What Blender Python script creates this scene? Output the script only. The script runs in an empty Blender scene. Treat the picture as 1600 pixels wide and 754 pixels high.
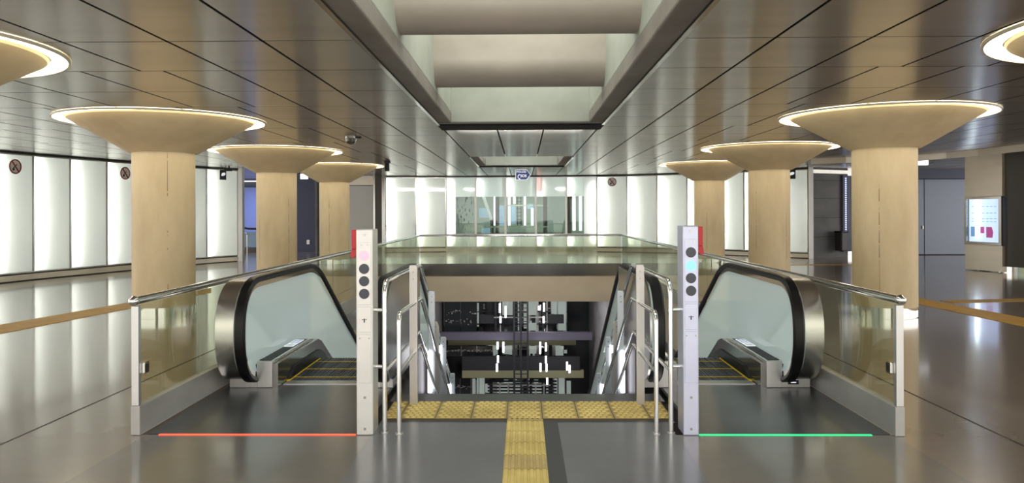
import bpy, bmesh, math, random
from mathutils import Vector, Matrix
random.seed(7)
S = bpy.context.scene
COL = S.collection
PI = math.pi

# ------------------------------------------------------------------ camera model
EYE, FPX, YH = 1.7, 1200.0, 331.0
YAW, ROLL = math.radians(.81), math.radians(.2)
FW = Vector((-math.sin(YAW), math.cos(YAW), 0))
RT = Vector((math.cos(YAW), math.sin(YAW), 0))
UP = Vector((0, 0, 1))
R2 = RT * math.cos(ROLL) - UP * math.sin(ROLL)
U2 = UP * math.cos(ROLL) + RT * math.sin(ROLL)
EYEP = Vector((0, 0, EYE))
def ray(px, py): return FW + R2 * ((px - 800) / FPX) + U2 * ((YH - py) / FPX)
def onz(px, py, z=0.0):
    d = ray(px, py); return EYEP + d * ((z - EYE) / d.z)
def ony(px, py, y):
    d = ray(px, py); return EYEP + d * (y / d.y)

cd = bpy.data.cameras.new('camera'); cam = bpy.data.objects.new('camera', cd); COL.objects.link(cam)
cd.sensor_width = 36; cd.lens = 27; cd.shift_x = 0; cd.shift_y = -(377 - YH) / 1600.0
cd.clip_start = .05; cd.clip_end = 300
cam.matrix_world = Matrix(((R2.x, U2.x, -FW.x, 0), (R2.y, U2.y, -FW.y, 0), (R2.z, U2.z, -FW.z, EYE), (0, 0, 0, 1)))
S.camera = cam

# ------------------------------------------------------------------ materials
def mat(name, col=(.5, .5, .5), rough=.5, metal=0., emit=None, es=1., aniso=None, noise=None, bump=None, spec=.5, coat=0.):
    m = bpy.data.materials.new(name); m.use_nodes = True
    nt = m.node_tree; b = nt.nodes['Principled BSDF']
    b.inputs['Base Color'].default_value = (*col, 1); b.inputs['Roughness'].default_value = rough
    b.inputs['Metallic'].default_value = metal
    b.inputs['Specular IOR Level'].default_value = spec
    if coat: b.inputs['Coat Weight'].default_value = coat; b.inputs['Coat Roughness'].default_value = .08
    if emit:
        b.inputs['Emission Color'].default_value = (*emit, 1); b.inputs['Emission Strength'].default_value = es
    if aniso:
        b.inputs['Anisotropic'].default_value = aniso[0]
        c = nt.nodes.new('ShaderNodeCombineXYZ')
        for i in range(3): c.inputs[i].default_value = aniso[1][i]
        nt.links.new(c.outputs[0], b.inputs['Tangent'])
    if noise:      # (scale xyz, colour a, colour b, detail, low, high)
        sc, ca, cb, lo, hi = noise
        t = nt.nodes.new('ShaderNodeTexCoord'); mp = nt.nodes.new('ShaderNodeMapping')
        mp.inputs['Scale'].default_value = sc
        n = nt.nodes.new('ShaderNodeTexNoise'); n.inputs['Scale'].default_value = 1; n.inputs['Detail'].default_value = 7
        n.inputs['Roughness'].default_value = .62
        r = nt.nodes.new('ShaderNodeValToRGB')
        r.color_ramp.elements[0].position = lo; r.color_ramp.elements[0].color = (*ca, 1)
        r.color_ramp.elements[1].position = hi; r.color_ramp.elements[1].color = (*cb, 1)
        nt.links.new(t.outputs['Object'], mp.inputs[0]); nt.links.new(mp.outputs[0], n.inputs['Vector'])
        nt.links.new(n.outputs[0], r.inputs[0]); nt.links.new(r.outputs[0], b.inputs['Base Color'])
    if bump:
        sc, st = bump
        t = nt.nodes.new('ShaderNodeTexCoord'); mp = nt.nodes.new('ShaderNodeMapping'); mp.inputs['Scale'].default_value = sc
        n = nt.nodes.new('ShaderNodeTexNoise'); n.inputs['Scale'].default_value = 1; n.inputs['Detail'].default_value = 4
        bp = nt.nodes.new('ShaderNodeBump'); bp.inputs['Strength'].default_value = st; bp.inputs['Distance'].default_value = .01
        nt.links.new(t.outputs['Object'], mp.inputs[0]); nt.links.new(mp.outputs[0], n.inputs['Vector'])
        nt.links.new(n.outputs[0], bp.inputs['Height']); nt.links.new(bp.outputs[0], b.inputs['Normal'])
    return m
def schlick(nt, f0, k=1.):
    lw = nt.nodes.new('ShaderNodeLayerWeight'); lw.inputs[0].default_value = .5
    pw = nt.nodes.new('ShaderNodeMath'); pw.operation = 'POWER'; pw.inputs[1].default_value = 5.
    ma = nt.nodes.new('ShaderNodeMath'); ma.operation = 'MULTIPLY_ADD'; ma.inputs[1].default_value = (1 - f0) * k; ma.inputs[2].default_value = f0 * k
    nt.links.new(lw.outputs['Facing'], pw.inputs[0]); nt.links.new(pw.outputs[0], ma.inputs[0]); return ma
def glassmat(name, tint, refl=1.0, rough=.02, ior=1.5):
    m = bpy.data.materials.new(name); m.use_nodes = True; nt = m.node_tree
    nt.nodes.remove(nt.nodes['Principled BSDF']); o = nt.nodes['Material Output']
    tr = nt.nodes.new('ShaderNodeBsdfTransparent'); tr.inputs[0].default_value = (*tint, 1)
    gl = nt.nodes.new('ShaderNodeBsdfGlossy'); gl.inputs['Roughness'].default_value = rough
    mu = schlick(nt, .045, refl)
    mx = nt.nodes.new('ShaderNodeMixShader')
    nt.links.new(mu.outputs[0], mx.inputs[0])
    nt.links.new(tr.outputs[0], mx.inputs[1]); nt.links.new(gl.outputs[0], mx.inputs[2]); nt.links.new(mx.outputs[0], o.inputs[0])
    return m
def frostmat(name, tcol, dcol, glow, gcol=(.9, 1, .93), refl=.9):
    """backlit frosted glass: diffuse transmission of the lamps behind + even backlight + a glossy face"""
    m = bpy.data.materials.new(name); m.use_nodes = True; nt = m.node_tree
    nt.nodes.remove(nt.nodes['Principled BSDF']); o = nt.nodes['Material Output']
    tl = nt.nodes.new('ShaderNodeBsdfTranslucent'); tl.inputs[0].default_value = (*tcol, 1)
    df = nt.nodes.new('ShaderNodeBsdfDiffuse'); df.inputs[0].default_value = (*dcol, 1)
    m1 = nt.nodes.new('ShaderNodeMixShader'); m1.inputs[0].default_value = .35
    em = nt.nodes.new('ShaderNodeEmission'); em.inputs[0].default_value = (*gcol, 1); em.inputs[1].default_value = glow
    ad = nt.nodes.new('ShaderNodeAddShader')
    gl = nt.nodes.new('ShaderNodeBsdfGlossy'); gl.inputs['Roughness'].default_value = .04
    fr = schlick(nt, .04)
    mx = nt.nodes.new('ShaderNodeMixShader')
    L = nt.links.new
    L(tl.outputs[0], m1.inputs[1]); L(df.outputs[0], m1.inputs[2]); L(m1.outputs[0], ad.inputs[0]); L(em.outputs[0], ad.inputs[1])
    L(fr.outputs[0], mx.inputs[0]); L(ad.outputs[0], mx.inputs[1]); L(gl.outputs[0], mx.inputs[2])
    # light leaving the pane from inside passes its second face unscattered: a pane scatters once, not twice
    ge = nt.nodes.new('ShaderNodeNewGeometry'); tp = nt.nodes.new('ShaderNodeBsdfTransparent'); m3 = nt.nodes.new('ShaderNodeMixShader')
    L(ge.outputs['Backfacing'], m3.inputs[0]); L(mx.outputs[0], m3.inputs[1]); L(tp.outputs[0], m3.inputs[2]); L(m3.outputs[0], o.inputs[0])
    return m

M = {}
M['floor'] = mat('floor_stone', rough=.2, noise=((.35, .5, 1), (.21, .173, .147), (.28, .233, .198), .3, .7), spec=.9, coat=.5)
M['floor_mid'] = mat('floor_stone_grey', rough=.2, noise=((.8, .8, 1), (.14, .14, .152), (.185, .185, .198), .3, .7), spec=.9)
M['floor_fore_dimmed'] = mat('floor_stone_dim_reflection', rough=.2, noise=((.5, .6, 1), (.15, .138, .128), (.205, .188, .175), .3, .7), spec=.9, coat=.3)
M['band'] = mat('dark_granite_band', (.045, .045, .05), .28)
M['joint'] = mat('floor_joint', (.02, .018, .016), .7)
M['ceil'] = mat('ceiling_metal', rough=.25, metal=1., aniso=(.88, (0, 1, 0)), noise=((.5, 3, 1), (.52, .505, .49), (.65, .63, .61), .3, .7))
M['ceil_dark'] = mat('ceiling_void', (.012, .011, .011), .8)
M['conc_warm'] = mat('column_concrete', rough=.62, noise=((2.2, 2.2, .8), (.76, .61, .375), (.95, .805, .54), .28, .72), bump=((9, 9, 5), .08))
M['seam'] = mat('seam_stain', (.30, .20, .10), .7)
M['conc_cap'] = mat('capital_concrete', rough=.6, noise=((1.6, 1.6, 2.2), (.69, .55, .34), (.86, .72, .475), .3, .72))
M['conc_sky'] = mat('beam_concrete', rough=.65, noise=((.9, 1.4, 1.4), (.36, .305, .26), (.50, .43, .375), .28, .72), bump=((6, 6, 6), .08))
M['conc_well'] = mat('lightwell_concrete', rough=.65, noise=((1.2, 1.2, 1.6), (.37, .38, .33), (.49, .50, .44), .28, .72), bump=((6, 6, 6), .08))
M['conc_curb'] = mat('lightwell_edge_concrete', rough=.7, noise=((2, 1.2, 2), (.19, .165, .145), (.31, .275, .245), .28, .72), bump=((8, 8, 8), .15))
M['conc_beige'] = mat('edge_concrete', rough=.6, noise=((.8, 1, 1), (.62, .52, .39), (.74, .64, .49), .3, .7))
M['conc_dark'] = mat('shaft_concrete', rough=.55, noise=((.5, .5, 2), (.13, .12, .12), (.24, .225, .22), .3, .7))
M['conc_grey'] = mat('niche_concrete', rough=.6, noise=((.8, .8, 1.5), (.15, .15, .155), (.24, .24, .245), .3, .7))
M['steel'] = mat('brushed_steel', rough=.36, metal=.85, noise=((3, 3, .4), (.56, .55, .53), (.70, .69, .67), .3, .7))
M['curb'] = mat('curb_steel', rough=.45, metal=.55, noise=((1, 1.2, 2), (.44, .43, .415), (.58, .57, .55), .3, .7))
M['steel_dark'] = mat('polished_dark_steel', (.34, .33, .31), .16, 1.)
M['drum'] = mat('newel_drum_steel', (.52, .51, .49), .24, 1.)
M['chrome'] = mat('chrome', (.78, .78, .77), .07, 1.)
M['post_steel'] = mat('satin_post_steel', rough=.42, metal=.75, noise=((2, 2, 3), (.66, .645, .61), (.76, .745, .71), .3, .7))
M['post_cool_lit'] = mat('satin_post_cool_lit', rough=.42, metal=.7, noise=((2, 2, 3), (.58, .60, .74), (.67, .69, .84), .3, .7))  # cool light on the right post put into the steel's colour
M['plate'] = mat('stair_plate_steel', rough=.38, metal=.8, noise=((4, 4, 1), (.55, .52, .48), (.66, .63, .6), .3, .7))
M['plate_cool'] = mat('stair_plate_cool', (.66, .70, .76), .4, .6)
M['black'] = mat('black_rubber', (.006, .006, .007), .36, spec=.3)
M['blackmat'] = mat('black_matte', (.02, .02, .022), .6)
M['tread'] = mat('escalator_tread', rough=.42, metal=.5, noise=((60, 1, 1), (.05, .052, .058), (.15, .155, .17), .42, .58))
M['plate_floor'] = mat('landing_plate', rough=.27, metal=.35, noise=((.8, 2.5, 1), (.075, .077, .085), (.12, .122, .13), .3, .7))
M['yellow'] = mat('yellow_line', (.85, .55, .03), .45)
M['tact'] = mat('tactile_yellow', rough=.5, noise=((2.5, 2.5, 2.5), (.44, .315, .085), (.74, .57, .20), .3, .68))
M['tact_groove'] = mat('tactile_ground', (.10, .07, .028), .6)
M['tact_tile'] = mat('tactile_tile_base', rough=.55, noise=((3, 3, 3), (.27, .19, .06), (.42, .31, .11), .3, .7))
M['tact_worn'] = mat('tactile_worn', rough=.45, noise=((4, 4, 4), (.36, .25, .085), (.55, .41, .16), .3, .7))
M['orange'] = mat('guide_strip_ochre', rough=.5, noise=((3, 3, 3), (.45, .26, .04), (.62, .38, .07), .3, .7))
M['red'] = mat('red_paint', (.60, .02, .025), .4)
M['lens_off'] = mat('lamp_lens_dark', (.035, .036, .055), .25)
M['lens_red'] = mat('lamp_lens_red_lit', (.9, .3, .35), .3, emit=(1, .30, .38), es=.95)
M['lens_blue'] = mat('lamp_lens_cyan_lit', (.3, .7, .9), .3, emit=(.10, .55, 1.), es=1.15)
M['led_red'] = mat('led_red', (.8, .05, .02), .3, emit=(1, .07, .035), es=1.5)
M['led_green'] = mat('led_green', (.02, .6, .2), .3, emit=(.012, .55, .17), es=1.2)
M['tube'] = mat('lamp_tube', (1, 1, 1), .4, emit=(.98, 1, .96), es=30)
M['ring'] = mat('ring_lamp', (1, 1, 1), .4, emit=(1, .88, .66), es=7)
M['cream'] = mat('cream_enamel', (.80, .73, .56), .35)
M['strip_lamp'] = mat('strip_lamp', (1, 1, 1), .4, emit=(.93, .93, 1), es=3)
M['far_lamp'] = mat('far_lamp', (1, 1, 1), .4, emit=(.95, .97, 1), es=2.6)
M['showcase'] = mat('showcase_light', (.9, .9, 1), .3, emit=(.54, .57, 1.), es=1.35)
M['show_tube'] = mat('showcase_tube', (1, 1, 1), .3, emit=(.95, .95, 1.), es=5)
M['frost'] = frostmat('backlit_frosted_glass', (.86, .88, .84), (.6, .62, .585), .14, (.97, 1, .95))
M['frost_dim'] = frostmat('frosted_glass_dim', (.70, .78, .72), (.42, .47, .43), .17, (.88, 1, .92))
M['boxwhite'] = mat('lightbox_grey', (.50, .51, .48), .6)
M['escglass'] = frostmat('milky_teal_glass_glow', (.70, .78, .76), (.70, .78, .76), .19, (.84, 1, .97))  # small glow added to brighten the glass; no lamp built behind it
M['glass'] = glassmat('balustrade_glass', (.86, .88, .80), 1.0)
M['glass_edge'] = mat('glass_edge', (.45, .62, .55), .2)
M['clear'] = glassmat('lift_glass', (.78, .86, .82), 1.4)
M['beige_panel'] = mat('beige_steel_panel', rough=.34, metal=.6, noise=((1, 1, 5), (.60, .545, .46), (.68, .62, .53), .3, .7))
M['greydoor'] = mat('grey_door_paint', (.74, .74, .71), .4)
M['bluedoor'] = mat('slate_door_metal', (.16, .18, .225), .35, .5)
M['navy'] = mat('navy_wall', (.10, .115, .19), .5)
M['blue'] = mat('blue_wall', (.20, .25, .50), .5)
M['darkwall'] = mat('dark_cladding', (.10, .092, .085), .42)
M['purple'] = mat('violet_grey_beam', (.13, .118, .155), .4)
M['olive'] = mat('olive_reflection', (.26, .25, .14), .5)
M['black_gloss'] = mat('black_gloss_panel', (.03, .033, .036), .12, bump=((3, 3, 9), .25))
M['green_grey'] = mat('lift_lobby_wall', (.36, .42, .38), .5)
M['white'] = mat('white_paint', (.85, .86, .86), .4)
M['lightblue'] = mat('light_blue_panel', (.35, .52, .72), .4)
M['signblue'] = mat('sign_blue', (.008, .045, .30), .35, emit=(.01, .06, .4), es=.08)
M['signwhite'] = mat('sign_white', (.9, .9, .92), .4, emit=(.9, .95, 1), es=.5)
M['signpink'] = mat('sign_disc', (.86, .76, .73), .45)
M['signred'] = mat('sign_ring_red', (.22, .008, .012), .45)
M['lit_sign'] = mat('lit_white_sign', (.9, .9, .95), .4, emit=(.92, .95, 1), es=1.3)
M['pinklamp'] = mat('red_neon', (1, .3, .3), .4, emit=(1, .30, .30), es=1.8)
M['magenta'] = mat('poster_magenta', (.7, .08, .35), .4, emit=(.7, .1, .4), es=.5)
M['posterblue'] = mat('poster_blue', (.2, .35, .7), .4, emit=(.25, .4, .8), es=.5)
M['led_dot'] = mat('blue_led_dot', (.6, .7, 1), .4, emit=(.45, .55, 1), es=1.6)
M['bin'] = mat('bin_charcoal', (.025, .025, .03), .4)
M['stair_side'] = mat('stair_side_cladding', (.115, .095, .11), .4)
M['leaf'] = mat('etched_pattern', (.25, .33, .26), .4)

# ------------------------------------------------------------------ mesh builder
class MB:
    def __init__(s): s.v = []; s.f = []; s.sm = []
    def add(s, vs, fs, smooth=False):
        b = len(s.v); s.v += [tuple(v) for v in vs]; s.f += [tuple(b + i for i in f) for f in fs]; s.sm += [smooth] * len(fs); return s
    def box(s, x0, x1, y0, y1, z0, z1):
        x0, x1 = sorted((x0, x1)); y0, y1 = sorted((y0, y1)); z0, z1 = sorted((z0, z1))
        v = [(x, y, z) for z in (z0, z1) for y in (y0, y1) for x in (x0, x1)]
        return s.add(v, [(0, 2, 3, 1), (4, 5, 7, 6), (0, 1, 5, 4), (2, 6, 7, 3), (0, 4, 6, 2), (1, 3, 7, 5)])
    def prism(s, poly, a, b, axis='x'):
        """poly of 2-D points extruded from a to b along axis (x: (y,z), y: (x,z), z: (x,y))"""
        n = len(poly)
        def p(q, t): return (t, q[0], q[1]) if axis == 'x' else ((q[0], t, q[1]) if axis == 'y' else (q[0], q[1], t))
        v = [p(q, a) for q in poly] + [p(q, b) for q in poly]
        f = [tuple(range(n - 1, -1, -1)), tuple(range(n, 2 * n))] + [(i, (i + 1) % n, n + (i + 1) % n, n + i) for i in range(n)]
        return s.add(v, f)
    def tube(s, path, r, n=12, caps=True):
        P = [Vector(p) for p in path]; rings = []; ref = None
        for i, p in enumerate(P):
            t = (P[min(i + 1, len(P) - 1)] - P[max(i - 1, 0)]).normalized()
            if ref is None:
                ref = Vector((0, 0, 1)) if abs(t.z) < .9 else Vector((1, 0, 0))
            u = (ref - t * ref.dot(t)).normalized(); ref = u; w = t.cross(u)
            rings.append([p + (u * math.cos(a) + w * math.sin(a)) * r for a in [2 * PI * k / n for k in range(n)]])
        v = [q for R in rings for q in R]
        f = [(i * n + k, i * n + (k + 1) % n, (i + 1) * n + (k + 1) % n, (i + 1) * n + k) for i in range(len(P) - 1) for k in range(n)]
        s.add(v, f, True)
        if caps:
            s.add(rings[0], [tuple(range(n - 1, -1, -1))]); s.add(rings[-1], [tuple(range(n))])
        return s
    def lathe(s, prof, n=64, c=(0, 0), smooth=True, join=False):
        if not join and len(prof) > 2:
            for pa, pb in zip(prof, prof[1:]): s.lathe([pa, pb], n, c, smooth)
            return s
        v = [(c[0] + r * math.cos(2 * PI * k / n), c[1] + r * math.sin(2 * PI * k / n), z) for r, z in prof for k in range(n)]
        f = [(i * n + k, i * n + (k + 1) % n, (i + 1) * n + (k + 1) % n, (i + 1) * n + k) for i in range(len(prof) - 1) for k in range(n)]
        return s.add(v, f, smooth)
    def disc(s, c, nrm, r, th, n=28):
        c = Vector(c); nrm = Vector(nrm).normalized()
        return s.tube([c, c + nrm * th], r, n)
    def ball(s, c, r, n=14, m=8):
        prof = [(max(1e-4, r * math.sin(PI * i / m)), c[2] - r * math.cos(PI * i / m)) for i in range(m + 1)]
        return s.lathe(prof, n, (c[0], c[1]), True, True)
    def sweep_yz(s, path, sec, x):
        """section points (normal offset, x offset) swept along a path in the y-z plane"""
        n = len(sec); rings = []
        P = [Vector((p[0], p[1])) for p in path]
        for i, p in enumerate(P):
            t = (P[min(i + 1, len(P) - 1)] - P[max(i - 1, 0)]).normalized(); nn = Vector((-t.y, t.x))
            rings += [(x + q[1], p.x + nn.x * q[0], p.y + nn.y * q[0]) for q in sec]
        f = [(i * n + k, i * n + (k + 1) % n, (i + 1) * n + (k + 1) % n, (i + 1) * n + k) for i in range(len(P) - 1) for k in range(n)]
        f += [tuple(range(n - 1, -1, -1)), tuple(range((len(P) - 1) * n, len(P) * n))]
        return s.add(rings, f)
    def xf(s, m): s.v = [tuple(m @ Vector(v)) for v in s.v]; return s

def link(o, parent=None):
    COL.objects.link(o)
    if parent: o.parent = parent
    return o
def obj(name, mb, m, parent=None, bevel=0., loc=None, soft=False):
    me = bpy.data.meshes.new(name); me.from_pydata(mb.v, [], mb.f)
    me.polygons.foreach_set('use_smooth', mb.sm)
    bm = bmesh.new(); bm.from_mesh(me); bmesh.ops.recalc_face_normals(bm, faces=bm.faces); bm.to_mesh(me); bm.free()
    if soft:
        me.polygons.foreach_set('use_smooth', [True] * len(me.polygons)); me.set_sharp_from_angle(angle=math.radians(28))
    me.materials.append(M[m] if isinstance(m, str) else m)
    o = bpy.data.objects.new(name, me); link(o, parent)
    if loc: o.location = loc
    if bevel:
        b = o.modifiers.new('bevel', 'BEVEL'); b.width = bevel; b.segments = 2; b.limit_method = 'ANGLE'
    return o
def tag(o, label, cat, group=None, kind=None):
    o['label'] = label; o['category'] = cat
    if group: o['group'] = group
    if kind: o['kind'] = kind
    return o
def thing(name, label, cat, loc=(0, 0, 0), rz=0., group=None):
    o = bpy.data.objects.new(name, None); link(o); o.location = loc; o.rotation_euler = (0, 0, rz); o.empty_display_size = .1
    return tag(o, label, cat, group)
def struct(name, mb, m, parent=None, bevel=0.):
    o = obj(name, mb, m, parent, bevel)
    if not parent: o['kind'] = 'structure'
    return o
def kids(o): return [c for c in COL.objects if c.parent == o]
def dup(root, loc, rz=0., label=None):
    def cp(o, par):
        c = o.copy(); COL.objects.link(c)
        if par: c.parent = par
        for k in kids(o): cp(k, c)
        return c
    r = cp(root, None); r.location = loc; r.rotation_euler = (0, 0, rz)
    if label: r['label'] = label
    return r
def fillet(pts, r, n=8):
    P = [Vector(p) for p in pts]; out = [P[0]]
    for a, b, c in zip(P, P[1:], P[2:]):
        u = (a - b); v = (c - b); d = min(r, u.length * .48, v.length * .48)
        p0 = b + u.normalized() * d; p1 = b + v.normalized() * d
        out += [p0.lerp(b, t).lerp(b.lerp(p1, t), t) for t in [i / n for i in range(n + 1)]]
    out.append(P[-1]); return out
def text_mb(s, size, bold=0.):
    cu = bpy.data.curves.new('t', 'FONT'); cu.body = s; cu.size = size; cu.align_x = 'CENTER'; cu.align_y = 'CENTER'; cu.extrude = .003; cu.offset = bold
    o = bpy.data.objects.new('t', cu); COL.objects.link(o)
    bpy.context.view_layer.update()
    me = bpy.data.meshes.new_from_object(o.evaluated_get(bpy.context.evaluated_depsgraph_get()))
    mb = MB().add([v.co[:] for v in me.vertices], [tuple(p.vertices) for p in me.polygons])
    bpy.data.objects.remove(o); bpy.data.meshes.remove(me); bpy.data.curves.remove(cu)
    mb.xf(Matrix.Rotation(PI / 2, 4, 'X')); return mb
def area(name, loc, rot, sx, sy, power, col=(1, 1, 1)):
    l = bpy.data.lights.new(name, 'AREA'); l.shape = 'RECTANGLE'; l.size = sx; l.size_y = sy; l.energy = power; l.color = col
    o = bpy.data.objects.new(name, l); link(o); o.location = loc; o.rotation_euler = rot; return o

ZC = 3.26                      # ceiling underside
XL, XR = -2.975, 2.875         # outer edges of the well
YF, YB = 5.84, 22.0            # near end of balustrades, far end of the well

# ------------------------------------------------------------------ floor and ceiling
f = MB()
f.box(-19, XL + .02, -4, 41, -.35, 0); f.box(XR - .02, 22, -4, 41, -.35, 0)
f.box(XL + .02, XR - .02, -4, 5.86, -.35, 0); f.box(-1.05, 1.10, 5.86, 7.16, -.35, 0)
f.box(XL + .02, XR - .02, YB + .08, 41, -.35, 0)
struct('floor', f, 'floor')
struct('trim_1', MB().box(-1.16, -.145, 3.4, 6.20, 0, .002).box(.275, 1.16, 3.4, 6.20, 0, .002), 'floor_mid')
struct('trim_5', MB().box(-2.9, -1.162, 3.4, 5.838, 0, .0012).box(1.162, 2.8, 3.4, 5.838, 0, .0012), 'floor_fore_dimmed')  # greyer floor overlay: dark reflections before the escalators put into its colour
struct('trim_2', MB().box(-1.16, 1.22, 6.20, 7.155, -.001, .0015).box(.15, .275, 3.4, 6.2, -.001, .0015), 'band')
struct('trim_3', MB().box(-1.2, 1.26, 6.875, 7.16, 0, .006), 'band')
j = MB()
j.box(-3.86, -3.845, -2, 20, 0, .0015).box(3.60, 3.615, -2, 20, 0, .0015).box(-3.86, XL - .05, 12.2, 12.215, 0, .0015).box(XR + .05, 3.6, 12.2, 12.215, 0, .0015)
struct('trim_4', j, 'joint')

# ceiling: metal planks around two open light wells
SLX = 1.40
slots = [(-3.0, 13.35), (21.6, 25.7)]
c = MB(); back = MB()
rows = [6.94 + 1.435 * k for k in range(-7, 22)]
for ri in range(len(rows) - 1):
    y0, y1 = rows[ri] + .008, rows[ri + 1] - .008
    sh = [.0, .25][(ri // 2) % 2]
    for sgn in (-1, 1):
        xs = [SLX + .05, 2.32, 3.19, 3.90 + sh]
        while xs[-1] < 19: xs.append(xs[-1] + (1.1 if len(xs) == 5 else .92) - (.2 * sh if len(xs) == 5 else 0))
        for a, b in zip(xs, xs[1:]):
            c.box(sgn * (a + .015) - .04, sgn * (b - .015) - .04, y0, y1, ZC, ZC + .03)
yb = [13.35 + 1.25] + [r for r in rows if 14.7 < r < 21.2] + [21.6]
for segs in (yb, [25.9] + [r for r in rows if 26.3 < r < 37]):
    for y0, y1 in zip(segs, segs[1:]):
        for a, b in ((-SLX - .05, -.44), (-.44, .44), (.44, SLX + .05)):
            c.box(a + .015 - .04, b - .015 - .04, y0 + .008, y1 - .008, ZC, ZC + .03)
struct('ceiling', c, 'ceil')
back.box(-19, -SLX - .06, -4, 38, ZC + .06, ZC + .2).box(SLX, 20, -4, 38, ZC + .06, ZC + .2)
back.box(-SLX - .06, SLX, 14.2, 21.4, ZC + .06, ZC + .2).box(-SLX - .06, SLX, 25.9, 38, ZC + .06, ZC + .2)
struct('ceiling_backing', back, 'ceil_dark')
# light wells
for k, (y0, y1) in enumerate(slots):
    w = MB(); h = 5.4 if k == 0 else 4.6
    w2 = MB().box(-SLX - .06, -1.235, y0, y1, ZC - .015, ZC + .17).box(1.155, SLX, y0, y1, ZC - .015, ZC + .17)
    struct('trim_edge_' + ('near' if k == 0 else 'far'), w2, 'conc_curb', bevel=.02)
    w.box(-1.5, -1.24, y0, y1, ZC + .17, h); w.box(1.16, 1.5, y0, y1, ZC + .17, h)
    w.box(-1.5, 1.5, y1, y1 + .25, ZC + .0, h)
    w.box(-1.5, 1.5, y0, y1 + .25, h, h + .2)
    struct('wall_lightwell_' + ('near' if k == 0 else 'far'), w, 'conc_well', bevel=.02)
    e = MB().box(-SLX - .1, SLX + .04, y1 + .25, y1 + (.95 if k == 0 else .5), ZC - .035, ZC + .06)
    struct('trim_%d' % (6 + k), e, 'ceil_dark')
e = MB()
for k, (y0, y1) in enumerate(slots):
    e.box(-SLX - .1, -SLX - .055, y0, y1 + .3, ZC - .03, ZC + .05); e.box(SLX - .005, SLX + .04, y0, y1 + .3, ZC - .03, ZC + .05)
struct('trim_8', e, 'steel_dark')
# rounded concrete beams across the near light well
for i, (y, lab) in enumerate(((7.75, 'nearer rounded concrete beam across the light well, cut by the top of the photo'), (11.05, 'farther rounded concrete beam across the light well, in front of its end wall'), (4.35, ''))):
    if not lab: continue
    r = .34; prof = [(y + r * math.sin(a), 3.50 + r - r * math.cos(a)) for a in [-PI / 2 + PI * q / 60 for q in range(61)]] + [(y + r, 4.55), (y - r, 4.55)]
    b = MB().prism(prof, -1.24, 1.16, 'x')
    o = obj('concrete_beam', b, 'conc_sky', soft=True); tag(o, lab, 'beam', 'concrete beams in the light well')
# ------------------------------------------------------------------ mushroom columns
def make_column(label):
    t = thing('mushroom_column', label, 'column', group='mushroom columns')
    obj('shaft', MB().lathe([(.49, .16), (.49, 2.70)], 64), 'conc_warm', t)
    prof = [(.49, 2.70), (.535, 2.705), (1.43, 3.225), (1.45, 3.25), (1.40, 3.257)]
    obj('capital', MB().lathe(prof, 96), 'conc_cap', t)
    sm = MB(); rs = random.Random(5)
    for q in range(4):
        a0 = .55 + q * PI / 2; z = .35
        while z < 2.66:
            h = rs.choice((.03, .05, .2, .5)); g = rs.uniform(.0015, .006)
            if rs.random() < .62:
                c_, s_ = math.cos(a0), math.sin(a0); e = Vector((-s_, c_, 0)) * g; o_ = Vector((c_ * .4915, s_ * .4915, 0))
                z1 = min(z + h, 2.68); sm.add([o_ - e + Vector((0, 0, z)), o_ + e + Vector((0, 0, z)), o_ + e * .6 + Vector((0, 0, z1)), o_ - e * .6 + Vector((0, 0, z1))], [(0, 1, 2, 3)])
            z += h + .03
    obj('formwork_seam', sm, 'seam', t)
    obj('base_ring', MB().lathe([(.45, .0), (.475, .0), (.475, .012), (.497, .012), (.497, .165), (.485, .17)], 96), 'chrome', t)
    obj('ring_light', MB().lathe([(1.47, 3.252), (1.47, 3.246), (1.615, 3.246), (1.615, 3.252)], 96), 'ring', t)
    obj('ceiling_ring', MB().lathe([(1.615, 3.256), (1.615, 3.228), (1.640, 3.228), (1.640, 3.256)], 96), 'cream', t)
    return t
c0 = make_column('tan concrete column with flared capital, nearest whole one on the left')
c0.location = (-6.02, 12.80, 0)
for x, y, l in ((-6.18, 19.2, 'tan concrete column with flared capital, middle one of the left row, partly behind the nearest'),
                (-6.25, 25.4, 'tan concrete column with flared capital, farthest of the left row beside the grey door'),
                (-6.05, 7.0, 'flared concrete capital cut off by the left edge of the photo'),
                (5.90, 12.62, 'tan concrete column with flared capital, nearest whole one on the right'),
                (6.03, 18.9, 'tan concrete column with flared capital, middle one of the right row'),
                (6.12, 25.3, 'tan concrete column with flared capital, farthest of the right row'),
                (5.78, 6.55, 'flared concrete capital cut off by the right edge of the photo')):
    dup(c0, (x, y, 0), random.uniform(0, 6), l)

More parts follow.
